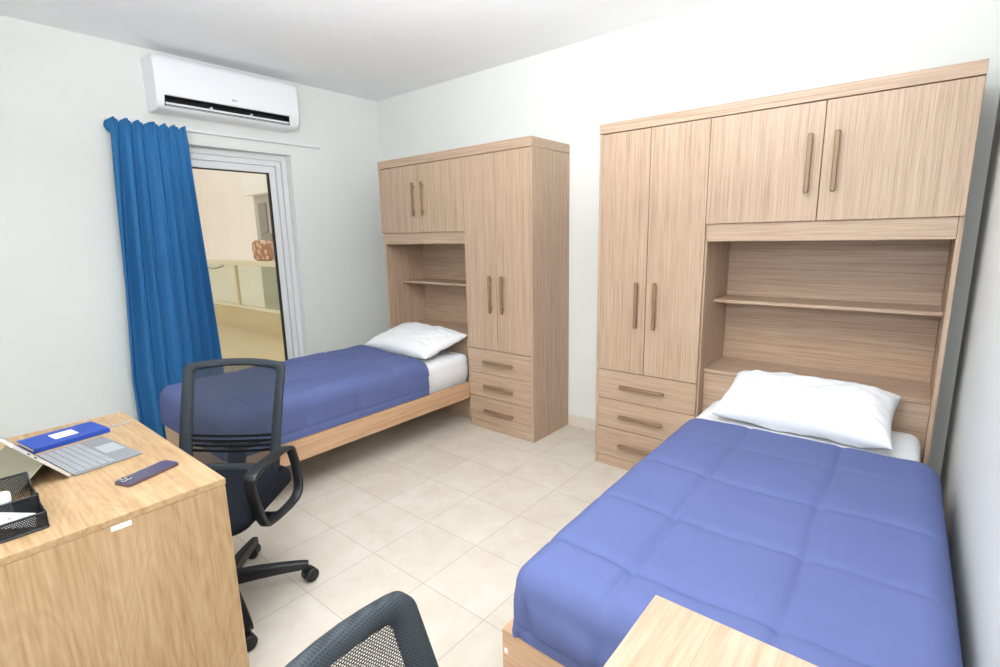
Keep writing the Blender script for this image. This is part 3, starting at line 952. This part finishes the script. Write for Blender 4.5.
        off = e + q * 0.012
        Mx = Matrix.Translation((off.x, off.y, 0.029)) @ Matrix.Rotation(sw + PI / 2, 4, 'Z')
        hood = MB().lathe([(0.007, 0.0), (0.007, 0.036)], 10, (-0.0, 0.012, 0.012))
        hp = [(0.029 * math.cos(t), 0.029 * math.sin(t)) for t in [PI * (0.02 + 0.96 * i / 10) for i in range(11)]]
        hood.prism([(y, z) for y, z in hp] , 'x', -0.008, 0.008)
        cst = part('caster', hood.xf(Mx), M['black'], leg, smooth=40)
        for sx in (-1, 1):
            wh = MB().lathe([(0.016, sx * 0.0085), (0.027, sx * 0.009), (0.0285, sx * 0.013), (0.0285, sx * 0.022), (0.025, sx * 0.026), (0.012, sx * 0.027)], 20, axis='x')
            part('wheel', wh.xf(Mx), M['black'], cst, smooth=40)
    return r
CH_R = math.radians(38.0)
BASE_ROT = 63 - 38.0
ch = office_chair('black mesh office chair with armrests, tucked in at the desk with the laptop', (2.005, -2.455, 0), CH_R)
ch2 = copy_tree(ch)
ch2['label'] = 'black mesh office chair at the desk with a bare top, only its back corner showing'
ch2.location = (3.763, -2.850, 0); ch2.rotation_euler = (0, 0, math.radians(106))

# ------------------------------------------------------------------ things on the desk
Z = 0.7603
# laptop (tablet with kickstand and keyboard cover)
lt = empty('laptop', (2.052, -2.893, Z), math.radians(8), 'grey tablet laptop propped on its kickstand, keyboard open on the desk', 'laptop')
LW2 = 0.140
kb = build('keyboard_base', MB().box(-LW2, LW2, 0.008, 0.182, 0.0005, 0.0050), M['kbd'], lt, bevel=0.0015)
for ri in range(6):
    y1 = 0.162 - 0.0 - (5 - ri) * 0.0178 - 0.0
    # rows counted from the user's side; the top row sits next to the screen
    yb_ = 0.112 - ri * 0.0180
    k = MB(); n = 13 if ri else 7
    if ri == 0:
        xs = [(-0.128, -0.095), (-0.092, -0.072), (-0.069, -0.049), (-0.046, 0.046), (0.049, 0.069), (0.072, 0.092), (0.095, 0.128)]
    else:
        wv = 0.256 / 13
        xs = [(-0.128 + i * wv + 0.001, -0.128 + (i + 1) * wv - 0.001) for i in range(13)]
    for a, b in xs:
        k.box(a, b, yb_ - 0.0150, yb_, 0.0045, 0.0062)
    o = build('key_row', k, M['key'], kb)
build('touchpad', MB().box(-0.045, 0.045, 0.122, 0.174, 0.0046, 0.0054), M['touch'], kb)
TH = math.radians(51)
def tl(mb):
    # tablet local: x across, s up the slab (from its bottom edge), d out of the back
    out = MB(); out.f = mb.f
    for x, s, d in mb.v:
        out.v.append((x, 0.004 - s * math.cos(TH) - d * math.sin(TH) , 0.0012 + s * math.sin(TH) - d * math.cos(TH) + 0.0055))
    return out
slab = tl(MB().prism(rrect(2 * LW2, 0.176, 0.008, 4), 'z', 0.0, 0.0083).xf(Matrix.Translation((0, 0.088, 0))))
tb = build('tablet', slab, M['silver'], lt, smooth=30)
build('screen', tl(MB().box(-LW2 + 0.006, LW2 - 0.006, 0.006, 0.170, -0.0006, -0.0001)), M['screen'], tb)
build('back_cover', tl(MB().box(-LW2 + 0.001, LW2 - 0.001, 0.080, 0.174, 0.0084, 0.0090)), M['tabback'], tb)
prt = MB()
for s0 in (0.104, 0.123): prt.box(LW2 - 0.0005, LW2 + 0.0004, s0, s0 + 0.007, 0.0028, 0.0056)
build('port', tl(prt), M['black'], tb)
# kickstand from the middle of the back to the desk
hy, hz = 0.004 - 0.080 * math.cos(TH) - 0.0088 * math.sin(TH), 0.0067 + 0.080 * math.sin(TH) - 0.0088 * math.cos(TH)
kx = math.sqrt(0.092 ** 2 - hz ** 2)
ks = MB().prism([(hy, hz), (hy - kx, 0.0005), (hy - kx - 0.003, 0.0012), (hy - 0.001, hz + 0.0028)], 'x', -LW2 + 0.002, LW2 - 0.002)
build('kickstand', ks, M['tabback'], lt)

nb = empty('notebook', (1.795, -2.815, Z), math.radians(99), 'closed blue notebook with white label beside the laptop', 'notebook')
w, d = 0.208, 0.142
build('cover', MB().box(-w / 2, w / 2, -d / 2, d / 2, 0.0, 0.0025).box(-w / 2, w / 2, -d / 2, d / 2, 0.0135, 0.016).box(-w / 2, w / 2, -d / 2, -d / 2 + 0.003, 0.0025, 0.0135), M['nbblue'], nb, bevel=0.001)
build('pages', MB().box(-w / 2 + 0.003, w / 2 - 0.003, -d / 2 + 0.0035, d / 2 - 0.003, 0.0028, 0.0132), M['paper'], nb)
lab = build('label_sticker', MB().box(-0.034, 0.030, -0.030, 0.034, 0.0161, 0.0165), M['white'], nb)
tx = MB()
for r_i, segs in enumerate((((-0.022, -0.016), (-0.012, 0.0), (0.004, 0.018)), ((-0.022, -0.006), (-0.002, 0.004), (0.008, 0.018)), ((-0.018, -0.012), (-0.008, 0.006), (0.010, 0.014)), ((-0.022, -0.01), (-0.004, 0.016)))):
    for a, b in segs: tx.box(a, b, 0.020 - r_i * 0.012 - 0.0035, 0.020 - r_i * 0.012 + 0.0015, 0.0166, 0.0168)
build('lettering', tx, M['ink'], lab)
rb = MB().sweep(smoothpath([(0.09, -0.02, 0.0085), (0.108, -0.022, 0.006), (0.135, -0.014, 0.0012), (0.165, -0.020, 0.0012), (0.195, -0.008, 0.0012)], 5), [(-0.003, -0.0004), (0.003, -0.0004), (0.003, 0.0004), (-0.003, 0.0004)])
build('ribbon', rb, M['ribbon'], nb)

ph = empty('phone', (2.344, -2.731, Z), 0, 'dark purple phone lying face down near the desk edge', 'phone')
ph.rotation_euler = (0, 0, math.atan2(-2.658 + 2.802, 2.3185 - 2.369) - PI / 2)
pw, pl = 0.064, 0.150
body = build('body', MB().prism(rrect(pw, pl, 0.010, 5), 'z', 0.0005, 0.0074), M['phonerim'], ph, smooth=30)
build('back_glass', MB().prism(rrect(pw - 0.003, pl - 0.003, 0.009, 5), 'z', 0.0074, 0.0078), M['phone'], ph, smooth=30)
cmp_ = build('camera_bump', MB().prism([(x - 0.0125, y - 0.0545) for x, y in rrect(0.033, 0.034, 0.008, 4)], 'z', 0.0079, 0.0095), M['phone'], ph, smooth=30)
for lx, ly in ((-0.0045, -0.0480), (-0.0045, -0.0620), (-0.0205, -0.0550)):
    ln = build('lens_ring', MB().lathe([(0.0068, 0.0094), (0.0068, 0.0112), (0.0055, 0.0113)], 20, (lx, ly, 0)), M['silver'], cmp_, smooth=30)
    build('lens', MB().lathe([(0.0054, 0.0110), (0.0054, 0.0116)], 20, (lx, ly, 0)), M['lens'], ln)
lgm = MB().lathe([(0.0052, 0.00785), (0.0052, 0.0080)], 16, (0, 0.004, 0)).lathe([(0.0014, 0.00785), (0.0014, 0.0080)], 10, (0.0012, 0.0114, 0))
build('logo', lgm, solid('logo_lilac', (122, 118, 146), 0.2), ph)

# mesh organizer
og = empty('desk_organizer', (2.38, -3.075, Z), 0, 'black wire mesh desk organizer with stepped compartments beside the laptop', 'desk organizer')
ox0, ox1, oy0, oy1 = -0.098, 0.094, -0.105, 0.105
xm = 0.020; xb_ = -0.062
h1, h2, h3 = 0.040, 0.058, 0.082
def wire(mb, pts, r=0.0022): return mb.sweep(pts, circ(r, 6))
build('base_net', MB().box(ox0, ox1, oy0, oy1, 0.001, 0.0022), M['wirenet_b'], og)
build('front_wall', MB().box(ox1 - 0.0006, ox1, oy0, oy1, 0.002, h1), M['wirenet_y'], og)
build('divider', MB().box(xm - 0.0006, xm, oy0, oy1, 0.002, h2), M['wirenet_y'], og)
build('back_wall', MB().box(ox0, ox0 + 0.0006, oy0, oy1, 0.002, h3), M['wirenet_y'], og)
build('partition', MB().box(xm, ox1 - 0.001, -0.010, -0.0094, 0.002, h1 - 0.004), M['wirenet'], og)
for yy in (oy0, oy1 - 0.0006):
    sw = MB().prism([(ox0, 0.002), (ox1, 0.002), (ox1, h1), (xm, h1), (xm, h2), (xb_, h2), (ox0, h3)], 'y', yy, yy + 0.0006)
    build('side_wall', sw, M['wirenet'], og)
wr = MB()
for yy in (oy0, oy1):
    wire(wr, [(ox0, yy, 0.0025), (ox1, yy, 0.0025)], 0.0035); wire(wr, [(ox1, yy, 0.002), (ox1, yy, h1), (xm, yy, h1)])
    wire(wr, [(xm, yy, h1 - 0.02), (xm, yy, h2 + 0.006)]); wire(wr, [(xm, yy, h2 - 0.004), (xb_, yy, h2 - 0.002)]); wire(wr, [(xb_, yy, h2), (ox0, yy, h3), (ox0, yy, 0.002)])
for xx, hh in ((ox1, h1), (xm, h2), (ox0, h3)):
    wire(wr, [(xx, oy0, hh), (xx, oy1, hh)], 0.0024)
for xx in (ox0, ox1): wire(wr, [(xx, oy0, 0.0028), (xx, oy1, 0.0028)], 0.0035)
build('wire_frame', wr, M['black'], og, smooth=50)

gs = empty('glue_stick', (2.352, -3.026, Z + 0.0025), 0, 'white and grey glue tube standing in the mesh organizer', 'glue stick')
build('tube', MB().lathe([(0.0125, 0.0005), (0.0135, 0.003), (0.0135, 0.045)], 20), solid('tube_grey', (150, 154, 158), 0.5, var=0.12, scale=160), gs, smooth=40)
build('cap', MB().lathe([(0.0145, 0.0452), (0.0150, 0.048), (0.0150, 0.062), (0.0135, 0.067), (0.0095, 0.0675), (0.0090, 0.062)], 20), M['white'], gs, smooth=40)
cd = MB().add([(0.034, 0.088, 0.006), (0.088, 0.095, 0.012), (0.086, 0.078, 0.044), (0.030, 0.046, 0.046), (0.032, 0.052, 0.010)], [])
card = empty('paper_card', (2.38, -3.075, Z), 0, 'white printed paper card leaning in the mesh organizer front compartment', 'card')
v = [Vector((0.030, 0.028, 0.008)), Vector((0.086, 0.086, 0.008)), Vector((0.084, 0.090, 0.040)), Vector((0.026, 0.034, 0.047))]
nrm = (v[1] - v[0]).cross(v[3] - v[0]).normalized() * 0.0004
build('sheet', MB().add(list(v) + [p + nrm for p in v], [(0, 1, 2, 3), (7, 6, 5, 4), (0, 1, 5, 4), (1, 2, 6, 5), (2, 3, 7, 6), (3, 0, 4, 7)]), M['white'], card)
pr = MB()
e1, e2 = (v[1] - v[0]), (v[3] - v[0])
for a, b, t in ((0.2, 0.5, 0.8), (0.25, 0.7, 0.55), (0.45, 0.62, 0.35), (0.6, 0.8, 0.75)):
    for sgn in (1, -2):
        q = [v[0] + e1 * a + e2 * t, v[0] + e1 * b + e2 * t, v[0] + e1 * b + e2 * (t + 0.05), v[0] + e1 * a + e2 * (t + 0.05)]
        pr.add([p + nrm * (1.3 if sgn == 1 else -0.4) for p in q], [(0, 1, 2, 3)])
build('print', pr, M['ink'], card)

# ------------------------------------------------------------------ light
def area(name, loc, target, size, energy, color, size_y=None):
    l = bpy.data.lights.new(name, 'AREA'); l.energy = energy; l.color = color
    l.shape = 'RECTANGLE' if size_y else 'DISK'; l.size = size
    if size_y: l.size_y = size_y
    o = bpy.data.objects.new(name, l); COL.objects.link(o)
    o.location = loc
    o.rotation_euler = (Vector(target) - Vector(loc)).to_track_quat('-Z', 'Y').to_euler()
    return o
area('camera_flash', (4.06, -3.60, 1.85), (2.4, -0.4, 1.25), 0.16, 13, (0.95, 0.98, 1.0))
b = area('bounced_flash', (3.35, -2.85, 1.75), (3.1, -2.45, 2.64), 0.30, 62, (0.93, 0.965, 1.0))
b.data.spread = math.radians(140)
area('ceiling_fill', (2.2, -2.35, 2.61), (2.2, -2.35, 0), 0.45, 8, (0.95, 0.98, 1.0))  # unseen lamp added as fill for floor, duvets and left wall
area('fill_behind_camera', (3.1, -4.22, 1.45), (2.6, 0, 1.45), 1.9, 15, (0.93, 0.965, 1.0), 1.6)  # added soft frontal fill, no known window behind the camera
wd = bpy.data.worlds.new('outdoor_light'); S.world = wd; wd.use_nodes = True
bg = wd.node_tree.nodes['Background']
bg.inputs[0].default_value = lin((255, 250, 244)); bg.inputs[1].default_value = 1.0

# ------------------------------------------------------------------ camera
cam = bpy.data.cameras.new('camera'); co = bpy.data.objects.new('camera', cam); COL.objects.link(co)
cam.sensor_width = 36.0; cam.sensor_fit = 'HORIZONTAL'; cam.lens = 505.6852 / 1000 * 36
cam.clip_start = 0.05
R_ = Vector((0.77322163, 0.63381621, -0.02013233)); U_ = Vector((-0.10449582, 0.15866443, 0.98178726)); F_ = Vector((-0.62546697, 0.7570354, -0.18891392))
co.matrix_world = Matrix(((R_.x, U_.x, -F_.x, 3.98910055), (R_.y, U_.y, -F_.y, -3.12500258), (R_.z, U_.z, -F_.z, 1.40999884), (0, 0, 0, 1)))
S.camera = co
S.view_settings.view_transform = 'Standard'
S.view_settings.look = 'None'
S.view_settings.gamma = 1.0
S.view_settings.use_curve_mapping = False
S.view_settings.exposure = 0.33
